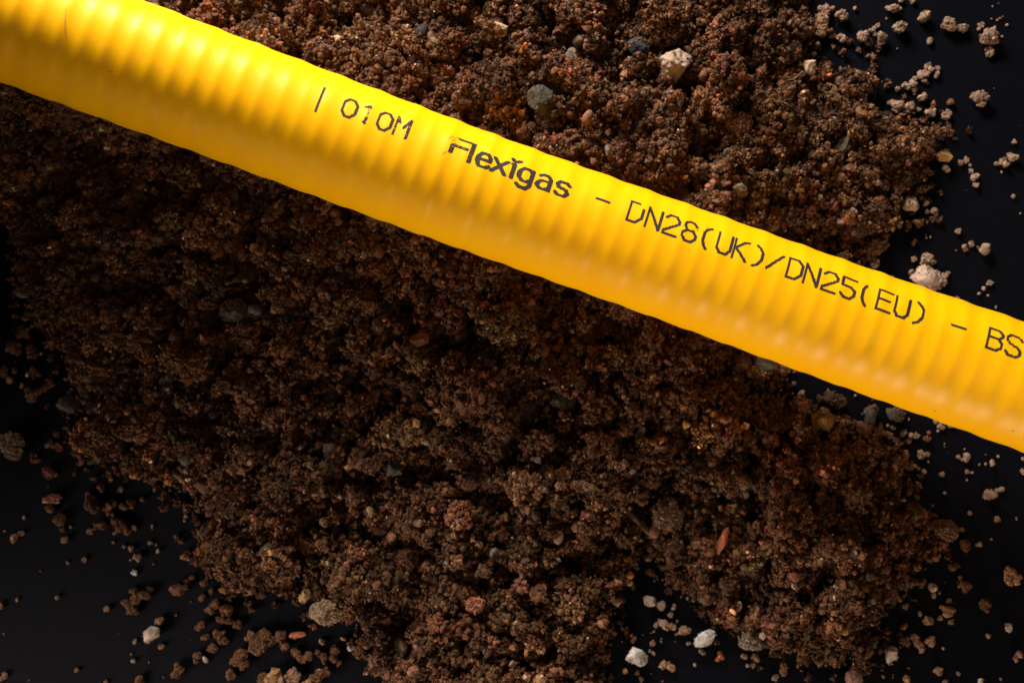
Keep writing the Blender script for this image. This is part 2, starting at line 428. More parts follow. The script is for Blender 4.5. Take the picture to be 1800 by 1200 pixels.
# the pipe's axis in the soil's own plan coordinates
_pkx = 900+AX[:, 0]/K5; _pky = 600-AX[:, 1]/K5
def PKY(x): return np.interp(x, _pkx, _pky)
def PKZ(x): return np.interp(x, _pkx, AX[:, 2])
def sdist(x, y, poly):
    """signed distance (px), positive inside"""
    d = np.full(x.shape, 1e9); ins = np.zeros(x.shape, bool)
    for a, b in zip(poly, np.roll(poly, -1, axis=0)):
        e = b-a; wx = x-a[0]; wy = y-a[1]
        t = np.clip((wx*e[0]+wy*e[1])/(e@e), 0, 1)
        d = np.minimum(d, np.hypot(wx-t*e[0], wy-t*e[1]))
        c = ((a[1] <= y) & (b[1] > y)) | ((b[1] <= y) & (a[1] > y))
        xi = a[0] + (y-a[1])/np.where(e[1] == 0, 1e-9, e[1])*e[0]
        ins ^= c & (x < xi)
    return np.where(ins, d, -d)
def heap_h(x, y, detail=True):
    d = sdist(x, y, OUT)
    n1 = fbm(x, y, 210, 3, 1); n2 = fbm(x, y, 75, 3, 5); n3 = fbm(x, y, 30, 2, 9)
    dd = np.clip(d + 14*n2, 0, None)
    h = .0025*np.clip(dd/22, 0, 1) + .0125*(1-np.exp(-dd/230))
    amp = np.clip(dd/70, 0, 1)
    n4 = fbm(x+500, y-300, 34, 2, 13)
    h = h + amp*(.0034*n1 + .0046*n2 + .0026*n3) - .0056*np.clip(dd/40, 0, 1)*np.clip((.0-n4)/.38, 0, 1)
    # a saddle under the pipe: the pipe presses the soil down
    pyc = PKY(x)
    lat = (y-pyc)*.942*K5
    zc = PKZ(x)
    under = zc - np.sqrt(np.clip(PR**2-lat**2, 0, None)) + .0004
    under = np.where(np.abs(lat) < PR, under, 1)
    # ridge of soil added under the rising pipe to block the key light
    rd = (zc - PR + .0015)*np.exp(-(lat/.019)**2)*np.clip((1250-x)/300, 0, 1)
    h = h*np.where(lat > 0, 1, np.clip(.5+x/900, .5, 1))   # lower on the near left
    h = np.maximum(h, rd + amp*.5*(.0030*n2 + .0018*n3))
    return np.maximum(0, np.minimum(h, under-.0016)), d
# base sheet of compacted fine soil, below the clods
xs = np.arange(-430, 1700, 5.0); ys = np.arange(-250, 1330, 5.0)
XX, YY = np.meshgrid(xs, ys, indexing='ij')
HH, DD = heap_h(XX, YY)
HB = HH - .0034 - .0012*np.clip(1-DD/40, 0, 1)
Vb = np.stack([(XX-900)*K5, (600-YY)*K5, HB], -1).reshape(-1, 3)
ny = len(ys); idx = np.arange(len(xs)*ny).reshape(len(xs), ny)
keep = ((HB[:-1, :-1] > -.0004) | (HB[1:, 1:] > -.0004)) & (DD[:-1, :-1] > 4)
Fq = np.stack([idx[:-1, :-1], idx[:-1, 1:], idx[1:, 1:], idx[1:, :-1]], -1)[keep]
Fb = np.concatenate([Fq[:, [0, 1, 2]], Fq[:, [0, 2, 3]]])
used = np.unique(Fb); remap = np.zeros(len(Vb), int); remap[used] = np.arange(len(used))
Vb = Vb[used]; Fb = remap[Fb]
BROWN = np.array([.104, .0445, .0215])
cb = BROWN*.75*np.exp(rng.normal(0, .2, size=(len(Vb), 1)))

def soil_cols(n, base=BROWN, spread=.30, odd=.05):
    c = base[None]*np.exp(rng.normal(0, spread, size=(n, 1)))*np.exp(rng.normal(0, .07, size=(n, 3)))
    r = rng.random(n)
    pal = [(.17, .070, .040), (.28, .15, .065), (.115, .105, .10), (.36, .25, .18), (.045, .035, .03)]
    k = odd/len(pal)
    for q, p in enumerate(pal):
        mk = (r > q*k) & (r < (q+1)*k); c[mk] = np.array(p)*np.exp(rng.normal(0, .25, size=(mk.sum(), 1)))
    return c

def dirs_up(n, zmin=-.35):
    z = rng.uniform(zmin, 1, n); a = rng.uniform(0, 2*np.pi, n); s = np.sqrt(1-z*z)
    return np.stack([s*np.cos(a), s*np.sin(a), z], 1)

# stones and other single things in the heap are listed first so that clods leave them free
STONES = [ # x, y, rx, ry, rot, colour, name, category, label
 (1182,112,33,31,20,(.33,.23,.175),'stone','pale angular stone with a smooth hollow face in the soil above the pipe',9),
 (951,178,24,28,-15,(.055,.045,.033),'stone','dark grey rounded stone in the soil just above the printed word',6),
 (1122,83,20,18,0,(.03,.03,.034),'stone','bluish black stone left of the pale hollow faced stone',4),
 (1006,100,13,17,10,(.16,.115,.085),'stone','grey brown stone left of the bluish black stone above the pipe',3),
 (878,52,15,15,0,(.33,.22,.15),'stone','pale cream stone above the pipe left of the grey brown stone',3),
 (1300,222,22,26,-10,(.26,.125,.075),'clod','reddish brown clod on the dark slope above the size code',5),
 (1482,258,27,19,-35,(.075,.050,.032),'stone','brown wedge shaped stone in the right part of the upper soil',5),
 (1424,116,12,17,-8,(.48,.34,.24),'stone','pale tan oblong stone near the upper right rim of the heap',4),
 (1070,265,10,12,0,(.14,.12,.10),'stone','small grey stone close to the pipe above the dash',2),
 (1303,335,14,13,0,(.15,.11,.07),'stone','dull brown flat stone in the shade above the bracketed code',2),
 (1598,360,17,15,35,(.40,.27,.20),'stone','pale beige blocky stone on the right rim of the upper heap',4),
 (1658,272,16,12,10,(.42,.22,.08),'stone','golden orange stone at the right tip of the upper heap',4),
 (215,303,20,15,35,(.20,.045,.03),'stone','dark red stone in the shade under the left end of the pipe',3),
 (413,548,30,26,40,(.06,.046,.030),'stone','large flat grey brown stone in the dark soil below the pipe',3),
 (738,597,20,15,-10,(.16,.055,.03),'stone','brick red stone in the soil below the middle of the pipe',3),
 (985,698,27,19,20,(.05,.044,.044),'stone','slate grey stone crusted with soil below the pipe',4),
 (1347,638,19,17,15,(.15,.125,.09),'stone','grey green smooth stone peeping from under the lower edge of the pipe',4),
 (1450,737,25,21,10,(.22,.11,.03),'stone','ochre stone near the lower edge of the pipe on the right',6),
 (1530,728,13,24,20,(.06,.048,.040),'stone','grey upright stone right of the ochre stone',5),
 (1573,730,18,14,10,(.065,.050,.042),'stone','grey rounded stone second to the right of the ochre stone',5),
 (1470,702,20,13,25,(.07,.042,.026),'clod','dark brown clod between the ochre stone and the pipe',4),
 (951,855,15,15,0,(.10,.075,.06),'stone','pale grey knobbly stone near the root in the lower heap',4),
 (694,818,15,24,10,(.048,.040,.036),'stone','blue grey stone embedded in the middle of the lower heap',4),
 (577,792,14,16,0,(.17,.13,.105),'stone','grey brown round stone left of the blue grey stone',5),
 (750,730,9,16,-20,(.40,.24,.07),'stone','thin yellow ochre chip in the soil above the blue grey stone',3),
 (292,670,20,11,-40,(.14,.125,.10),'stone','grey pointed stone in the left part of the lower heap',4),
 (1172,905,29,33,0,(.17,.095,.06),'clod','large round sandy brown clod at the end of the root',9),
 (1270,950,8,26,18,(.34,.10,.05),'stone','long rusty red chip standing right of the large sandy clod',5),
 (1107,1010,9,8,0,(.50,.17,.05),'pebble','small bright orange pebble below the large sandy clod',3),
 (1420,988,8,7,0,(.55,.30,.20),'pebble','small pinkish tan pebble in the lower right soil',4),
 (1612,995,8,8,0,(.40,.17,.06),'pebble','small orange brown pebble near the right rim of the lower heap',3),
 (705,1138,12,20,5,(.56,.42,.29),'stone','pale cracked oval stone low in the lower heap',6),
 (570,1075,32,22,5,(.25,.16,.10),'clod','pale brown wrinkled clod on the lower left rim of the heap',9),
 (535,1047,11,14,20,(.42,.26,.11),'stone','yellow tan stone touching the pale wrinkled clod',5),
 (523,1115,16,6,-8,(.40,.12,.05),'stone','flat orange red chip below the pale wrinkled clod',4),
 (705,985,22,24,0,(.28,.12,.07),'clod','reddish clod in the lower heap above the cracked oval stone',6),
 (835,1062,17,15,0,(.30,.11,.06),'clod','rusty clod right of the cracked oval stone',5),
 (1500,1185,16,22,5,(.24,.12,.085),'stone','dull red stone cut by the bottom edge of the photo',5),
 (1340,1117,8,7,0,(.45,.27,.23),'pebble','small pink pebble near the two white stones',4),
 (1083,1057,11,8,10,(.38,.25,.16),'pebble','tan pebble left of the pale double crumb',4),
 (1660,930,24,20,15,(.15,.085,.05),'clod','brown sandy clod at the right rim of the lower heap',5),
 (1320,1128,24,16,10,(.16,.12,.085),'clod','grey brown clod right of the two white stones',5),
 (40,515,16,12,0,(.12,.085,.065),'stone','pinkish grey stone near the left rim of the heap',4),
 (120,712,20,16,20,(.07,.058,.048),'stone','dark grey clod on the left rim of the heap',4),
 (1385,248,0,0,0,(.1,.1,.1),'','',0),
]
STONES = [s for s in STONES if s[2] > 0]

# ---- clods: spheres over the mask, power-law sizes
def make_clods():
    out = []
    N1, N2 = 2150, 11500
    N = N1+N2
    x = rng.uniform(-330, 1720, N); y = rng.uniform(-220, 1300, N)
    r1 = np.clip(11*(1-rng.random(N1)*.985)**(-1/2.6), 11, 36)
    r2 = rng.uniform(4, 11, N2)
    r = np.concatenate([r1, r2])
    order = rng.permutation(N); x, y, r = x[order], y[order], r[order]
    H, d = heap_h(x, y)
    rag = 34*fbm(x, y, 55, 3, 3) + 10*fbm(x, y, 18, 2, 11)
    r = np.minimum(r, 5+np.clip(d, 0, None)*.35)
    ok = (d > rag - 6) & ((d > 30) | (rng.random(len(d)) > .3))
    stray = (d < 0) & (d > -70) & (rng.random(len(d)) < .42*np.exp(d/24)) & (x > 0)
    r = np.where(stray & ~ok, rng.uniform(2.2, 6.0, len(d)), r); ok |= stray
    x, y, r, H, d = x[ok], y[ok], r[ok], H[ok], d[ok]
    return x, y, r, H, d
cxx, cyy, crr, cH, cd = make_clods()
# hide what lies wholly beneath the pipe or far outside the frame, thin the hidden strip
lat = np.abs((cyy-PKY(cxx))*.942)
ok = ~((lat < 55)) & (cxx > -320) & (cyy > -70) & (cyy < 1260)
cxx, cyy, crr, cH, cd = [a[ok] for a in (cxx, cyy, crr, cH, cd)]
print('clods', len(cxx))
ctint = np.exp(np.clip(rng.normal(0, .28, (len(cxx), 1)), -.6, .5))*np.exp(rng.normal(0, .05, (len(cxx), 3)))
rr_ = rng.random(len(cxx))
ctint[rr_ < .035] *= np.array([1.22, .92, .85]); ctint[(rr_ > .035) & (rr_ < .065)] *= np.array([.85, .95, 1.1])
ctint[(rr_ > .065) & (rr_ < .09)] *= np.array([1.5, 1.35, 1.1])
# sunk/raised
stx = np.array([(s[0], s[1], (s[2]+s[3])*.5) for s in STONES])
keepc = np.ones(len(cxx), bool)
for sx_, sy_, sr_ in stx:
    dd_ = np.hypot(cxx-sx_, cyy-sy_)
    keepc &= ~((dd_ < sr_*.92+crr*.42))
cxx, cyy, crr, cH, cd, ctint = [a[keepc] for a in (cxx, cyy, crr, cH, cd, ctint)]
cz = cH + K5*crr*np.where(crr > 11, rng.uniform(-.6, .7, len(cxx)), rng.uniform(-1.1, 1.1, len(cxx)))
cz = np.maximum(cz, K5*crr*.6)
CX = np.stack([(cxx-900)*K5, (600-cyy)*K5, cz], 1)
# cores
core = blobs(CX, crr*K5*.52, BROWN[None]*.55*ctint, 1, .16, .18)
# grains over every clod in little bunches
nb = np.maximum(2, (crr**2*.115*np.where(cxx < -70, .35, 1))).astype(int)          # bunches per clod
own = np.repeat(np.arange(len(crr)), nb)
dv = dirs_up(len(own))
rad = crr[own]*K5
_ax = rng.normal(size=(len(crr), 3, 3)); _ax /= np.linalg.norm(_ax, axis=2)[:, :, None]
_p = rng.uniform(0, 6.28, (len(crr), 3))
lob = 1 + .20*np.sin(3.2*(dv*_ax[own, 0]).sum(1)+_p[own, 0]) + .16*np.sin(5.5*(dv*_ax[own, 1]).sum(1)+_p[own, 1])
_el = rng.uniform(-.30, .30, len(crr))
lob *= 1 + _el[own]*((dv*_ax[own, 2]).sum(1)**2*2-.6)
bc = CX[own] + dv*(rad*lob*rng.uniform(.62, 1.14, len(own)))[:, None]
g = rng.integers(4, 16, len(own))
own2 = np.repeat(np.arange(len(own)), g)
gc = bc[own2] + rng.normal(0, 1, (len(own2), 3))*(.00040*np.exp(rng.normal(0, .35, len(own))))[own2][:, None]
gr = .00026*np.exp(rng.normal(0, .55, len(own2))); gr *= np.exp(rng.normal(0, .22, len(crr)))[own[own2]]; gr = np.clip(gr, .00012, .0011)
ok = gc[:, 2] > .0001
# keep grains out of the pipe
gpx = 900+gc[:, 0]/K5; lat = (600-gc[:, 1]/K5 - PKY(gpx))*.942*K5
zc_ = PKZ(gpx)
ok &= (lat**2 + (gc[:, 2]-zc_)**2) > (PR+.0004)**2
gc, gr, own2 = gc[ok], gr[ok], own2[ok]
btint = np.exp(rng.normal(0, .22, (len(own), 1)))
gcol = soil_cols(len(gc), BROWN, .24)*ctint[own[own2]]*btint[own2]
print('grains', len(gc))
grains = blobs(gc, gr, gcol, 0, .38, .52)
# loose grains lying on the compacted base
NG = 60000
bx = rng.uniform(-60, 1700, NG); by = rng.uniform(-60, 1260, NG)
bH, bd = heap_h(bx, by)
ok = (bd > 2) & (np.abs((by-PKY(bx))*.942) > 40)
bx, by, bH, bd = bx[ok], by[ok], bH[ok], bd[ok]
BC = np.stack([(bx-900)*K5, (600-by)*K5, np.maximum(bH-.0034-.0012*np.clip(1-bd/40, 0, 1), 0)+rng.uniform(.0000, .0006, len(bx))], 1)
grains = merge([grains, blobs(BC, .00036*np.exp(rng.normal(0, .4, len(bx))), soil_cols(len(bx), BROWN, .3), 0, .36, .36)])
# solid lumps and grit mixed into the heap
NL = 5200
lx = rng.uniform(-60, 1700, NL); ly = rng.uniform(-60, 1260, NL)
lr = np.clip(2.8*(1-rng.random(NL)*.99)**(-1/1.9), 2.8, 12.5)
lH, ld = heap_h(lx, ly)
ok = (ld > 6) & (np.abs((ly-PKY(lx))*.942) > 62)
for sx_, sy_, sr_ in stx: ok &= np.hypot(lx-sx_, ly-sy_) > sr_*.8+lr
lx, ly, lr, lH = [a[ok] for a in (lx, ly, lr, lH)]
LC = np.stack([(lx-900)*K5, (600-ly)*K5, lH + K5*(lr*rng.uniform(-.5, .5, len(lr)) + 3.0)], 1)
pal_ = np.array([(.12, .055, .03), (.15, .07, .04), (.085, .06, .045), (.15, .065, .036), (.07, .06, .055), (.17, .105, .06), (.25, .15, .10)])
lc = pal_[rng.choice(len(pal_), len(lr), p=[.38, .24, .15, .08, .06, .07, .02])]*np.exp(rng.normal(0, .25, (len(lr), 1)))
lumps = blobs(LC, lr*K5, lc, 2, .0, .35)
# shape them: random dents
lv = lumps[0].reshape(len(lr), -1, 3); rel = lv-LC[:, None]; L0 = np.linalg.norm(rel, axis=2, keepdims=True); un = rel/L0
dn = np.zeros(L0.shape)
for k_ in range(5):
    ax_ = rng.normal(size=(len(lr), 1, 3)); ax_ /= np.linalg.norm(ax_, axis=2, keepdims=True)
    dn += np.clip((un*ax_).sum(2, keepdims=True)-.55, 0, None)*.75
dn = dn + rng.normal(0, .035, dn.shape)
lv = LC[:, None]+rel*np.clip(1-dn, .4, 1.2)
lumps = (lv.reshape(-1, 3), lumps[1], lumps[2])
nd = (lr**2*.8).astype(int); o3 = np.repeat(np.arange(len(lr)), nd)
dz = dirs_up(len(o3), 0.0)
crust = blobs(LC[o3]+dz*(lr[o3]*K5*rng.uniform(.75, 1.0, len(o3)))[:, None], .00022*np.exp(rng.normal(0, .35, len(o3))), soil_cols(len(o3)), 0, .36, .36)
# fine fibres
fib = []
for k_ in range(70):
    fx, fy = rng.uniform(20, 1650), rng.uniform(10, 1180)
    hh, dd_ = heap_h(np.array([fx]), np.array([fy]))
    if dd_[0] < 25 or abs((fy-PKY(fx))*.942) < 120: continue
    a_ = rng.uniform(0, 6.28); Ln = rng.uniform(8, 34)*K5; t_ = np.linspace(-.5, .5, 7)
    bend = rng.uniform(-.5, .5)
    c_ = np.array([(fx-900)*K5, (600-fy)*K5, hh[0]+.0016])
    pts = c_+np.stack([np.cos(a_)*t_*Ln-np.sin(a_)*bend*Ln*t_**2, np.sin(a_)*t_*Ln+np.cos(a_)*bend*Ln*t_**2, .0006*np.sin(t_*5+fx)], 1)
    T_ = np.gradient(pts, axis=0); T_ /= np.linalg.norm(T_, axis=1)[:, None]
    A_ = np.cross(T_, [0, 0, 1.]); A_ /= np.linalg.norm(A_, axis=1)[:, None]; B_ = np.cross(T_, A_)
    tt_ = np.linspace(0, 2*np.pi, 5, endpoint=False); rr2 = rng.uniform(.00006, .00016)
    vv = pts[:, None]+rr2*(np.cos(tt_)[None, :, None]*A_[:, None]+np.sin(tt_)[None, :, None]*B_[:, None])
    i_ = np.arange(6)[:, None]; j_ = np.arange(5)[None]
    ff = np.stack([i_*5+j_, i_*5+(j_+1) % 5, (i_+1)*5+(j_+1) % 5, (i_+1)*5+j_], -1).reshape(-1, 4)
    ff = np.concatenate([ff[:, [0, 1, 2]], ff[:, [0, 2, 3]]])
    vv = vv.reshape(-1, 3)
    fib.append((vv, ff, np.tile(np.array([(.20, .11, .06), (.12, .06, .035), (.30, .2, .12)][k_ % 3]), (len(vv), 1))))
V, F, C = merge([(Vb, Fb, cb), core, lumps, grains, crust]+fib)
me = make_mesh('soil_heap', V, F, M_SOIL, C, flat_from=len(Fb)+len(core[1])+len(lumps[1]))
link('soil_heap', me, kind='stuff', label='heap of dark brown crumbly soil under the yellow pipe', category='soil')

# ------------------------------------------------------------------ stones and clods one can tell apart
def rock_mesh(name, rx, ry, rz, col, seed, facets=7, level=3, rough=.10, cut=.86, lo=.62):
    """angular stone: a ball cut by random planes, then roughened"""
    r = random.Random(seed)
    v = ICO[level][0].copy()
    for k in range(facets+6):
        n = Vector((r.gauss(0, 1), r.gauss(0, 1), r.gauss(0, 1))).normalized(); n = np.array(n)
        dd = r.uniform(lo, .86)
        e = v@n - dd
        v = v - np.clip(e, 0, None)[:, None]*n[None]*cut
    off = Vector((seed*1.7, seed*.9, seed*.3))
    nz = np.array([mnoise.fractal(Vector(p)*2.2+off, .8, 2.2, 4) for p in v])
    nz = nz + .35*np.array([mnoise.fractal(Vector(p)*8+off, .9, 2.2, 3) for p in v])
    v = v*(1+rough*nz)[:, None]
    v /= np.abs(v).max(axis=0)[None]
    v = v*np.array([rx, ry, rz])
    tint = np.array([mnoise.fractal(Vector(p)*(.8/max(rx, 1e-6))+off, .8, 2.0, 3) for p in v])
    c = np.array(col)[None]*(1+.35*tint)[:, None]
    return v, ICO[level][1], np.clip(c, 0.002, 1)
def grain_coat(v, rx, dens, col, lift=0.0, gmin=.00016, gmax=.00045, where=None):
    """loose soil grains stuck on a surface"""
    n = int(dens)
    if n <= 0: return None
    p = v[rng.integers(0, len(v), n)] + rng.normal(0, .00018, (n, 3))
    if where is not None:
        k = where(p); p = p[k]
    if len(p) == 0: return None
    rr = rng.uniform(gmin, gmax, len(p))
    return blobs(p, rr, soil_cols(len(p), np.array(col), .25, .06), 0)
def heap_top(x, y, r):
    H, _ = heap_h(np.array([x], float), np.array([y], float))
    return float(H[0])

landmarks = []
for n_, (x, y, rx, ry, rot, col, kind, label, cm) in enumerate(STONES):
    z = max(heap_top(x, y, rx), .0008)
    k = (CAMH-z)/FPX
    RX, RY = rx*k, ry*k; RZ = min(RX, RY)*.85
    v, f, c = rock_mesh(kind, RX, RY, RZ, col, 11+n_*3, rough=.14 if kind != 'clod' else .22, level=4 if rx > 14 else 3, cut=.94 if kind != 'clod' else .7, lo=.54)
    a = -math.radians(rot); R_ = np.array([[math.cos(a), -math.sin(a), 0], [math.sin(a), math.cos(a), 0], [0, 0, 1]])
    v = v@R_.T
    parts = [(v, f, c)]
    if kind == 'clod':
        g_ = grain_coat(v, RX, RX*RY*1e6*75, np.array(col)*.95)
        if g_: parts.append(g_)
    else:
        g_ = grain_coat(v, RX, RX*RY*1e6*16, BROWN*1.15, where=lambda p, s=n_: (vnoise(p[:, 0]*450+s*3.1, p[:, 1]*450+s*1.7, s % 16) + .45*(-p[:, 2]/RZ) > .12))
        if g_: parts.append(g_)
    V, F, C = merge(parts)
    me = make_mesh(kind, V, F, M_STONE if kind != 'clod' else M_SOIL, C, flat_from=len(f))
    o = link(kind, me, label=label, category='soil clod' if kind == 'clod' else kind, group='stones and clods set in the soil heap')
    p = P(x, y, z + RZ*.65)
    o.location = tuple(p)

# the root beside the big clod
def tube(pts, radii, seg=10):
    pts = np.array(pts); n = len(pts); T_ = np.gradient(pts, axis=0); T_ /= np.linalg.norm(T_, axis=1)[:, None]
    a = np.cross(T_, [0, 0, 1.]); a /= np.linalg.norm(a, axis=1)[:, None]; b = np.cross(T_, a)
    t = np.linspace(0, 2*np.pi, seg, endpoint=False)
    rr = np.array(radii)[:, None]*(1+rng.uniform(-.15, .15, (n, seg)))
    V = pts[:, None]+rr[..., None]*(np.cos(t)[None, :, None]*a[:, None]+np.sin(t)[None, :, None]*b[:, None])
    i = np.arange(n-1)[:, None]; j = np.arange(seg)[None]
    F = np.stack([i*seg+j, i*seg+(j+1) % seg, (i+1)*seg+(j+1) % seg, (i+1)*seg+j], -1).reshape(-1, 4)
    F = np.concatenate([F[:, [0, 1, 2]], F[:, [0, 2, 3]]])
    return V.reshape(-1, 3), F
def root(pts_px, rad_px, col, label):
    n = 40
    t = np.linspace(0, 1, n); q = np.array(pts_px, float); tq = np.linspace(0, 1, len(q))
    X = np.interp(t, tq, q[:, 0]) + .9*np.sin(t*17); Y = np.interp(t, tq, q[:, 1]) + .9*np.cos(t*13)
    Hh, _ = heap_h(X, Y); Z = np.convolve(np.pad(Hh, 6, 'edge'), np.ones(13)/13, 'valid')+.0034
    pts = np.stack([(X-900)*(CAMH-Z)/FPX, (600-Y)*(CAMH-Z)/FPX, Z], 1)
    v, f = tube(pts, K5*rad_px*(1-.45*t)*(1+.12*np.sin(t*40)))
    c = np.array(col)[None]*np.exp(rng.normal(0, .2, (len(v), 1)))
    parts = [(v, f, c)]; g_ = grain_coat(v, 1, 260, BROWN*1.1, gmin=.00012, gmax=.0003)
    parts.append(g_)
    V, F, C = merge(parts)
    return link('root', make_mesh('root', V, F, M_SOIL, C), label=label, category='root')
root([(1142, 936), (1108, 905), (1070, 872), (1030, 850), (1008, 846)], 5.0, (.17, .105, .06), 'brown root slanting down to the large sandy clod')
root([(196, 652), (160, 645), (128, 632)], 2.0, (.16, .09, .06), 'thin brown rootlet in the left part of the lower heap')

# ------------------------------------------------------------------ loose crumbs and stones on the black surface
PALE = (.265, .165, .122); TAN = (.26, .14, .082); BRN = (.115, .050, .025); WHT = (.56, .49, .47); RED = (.27, .11, .07); ORG = (.30, .15, .07)
CN = {PALE: 'pale beige', TAN: 'tan', BRN: 'brown', WHT: 'whitish', RED: 'reddish brown', ORG: 'orange brown'}
# (x, y, rx, ry, rot, colour, form, label)   form: s stone, c clod of grains, g single grain
BIG = [
 (1117,1151,21,18,10,WHT,'s','whitish blocky stone near the bottom edge left of the other whitish stone'),
 (1235,1122,26,13,-38,WHT,'s','whitish elongated stone pointing up to the right near the bottom'),
 (1565,1146,13,17,10,(.50,.38,.34),'s','pale oval stone near the bottom right end of the heap'),
 (1140,1056,13,11,10,(.42,.30,.24),'s','pale beige rounded stone above the whitish blocky stone'),
 (1162,1062,9,9,0,PALE,'s','small pale stone touching the right of the pale beige rounded stone'),
 (1622,490,28,22,25,(.40,.27,.21),'s','large pale beige stone behind the upper edge of the pipe at the right'),
 (1728,439,10,12,20,PALE,'s','pale angular stone right of the upper heap above the pipe'),
 (269,1110,17,14,0,(.46,.34,.28),'s','pale triangular stone on the bare black surface at lower left'),
 (237,1005,6,5,20,(.62,.58,.56),'s','tiny whitish diamond shaped stone at lower left'),
 (25,782,33,22,32,(.17,.105,.07),'c','large oblong brown clod at the left edge of the photo'),
 (1738,69,19,18,0,PALE,'c','largest pale beige clod in the upper right corner'),
 (1773,1010,13,16,-20,ORG,'c','orange brown clod near the right edge below the heap'),
 (1729,1060,12,10,35,BRN,'c','brown clod left and below the orange brown clod at right'),
 (97,875,14,8,5,RED,'c','reddish brown oblong clod left of the lower heap'),
 (1771,1101,7,9,0,(.46,.33,.28),'s','pale pink stone near the right edge at the bottom'),
 (1636,1031,9,8,0,(.48,.36,.32),'s','pale pink stone at the lower right rim of the heap'),
 (1557,1027,8,7,20,(.46,.34,.29),'s','small pale pebble at the bottom right rim of the soil'),
 (245,1048,14,13,0,BRN,'c','brown lumpy clod of several crumbs at lower left'),
 (315,1034,14,9,-12,BRN,'c','brown pointed clod right of the lumpy clod at lower left'),
 (315,1177,11,13,10,BRN,'c','round brown clod at the bottom left below the triangular stone'),
 (362,1158,4,7,-25,(.5,.4,.34),'s','small pale chip at the bottom left rim of the heap'),
 (1621,34,11,12,0,PALE,'c','round pale clod left of the knobbly pale cluster at top right'),
 (1664,47,14,12,0,PALE,'c','knobbly pale clod left of the largest pale clod at top right'),
 (1690,51,12,7,0,PALE,'c','small pale clod between the knobbly clod and the largest pale clod'),
 (1579,54,15,12,-25,PALE,'c','pale clod with a crumbly right end at the top right'),
 (1548,68,10,10,0,PALE,'s','smooth pale heart shaped crumb at the top right'),
 (1515,66,9,10,0,PALE,'c','pale round crumb nearest the dark gap at the top right'),
 (1567,17,13,9,10,PALE,'c','pale clod near the top edge at the right'),
 (1475,29,13,11,0,PALE,'c','pale clod at the upper right rim of the heap'),
 (1718,175,14,12,0,PALE,'c','pale hooked clod alone on the black surface at upper right'),
 (1741,867,0,0,0,PALE,'c',''),
]
BIG = [b for b in BIG if b[2] > 0]
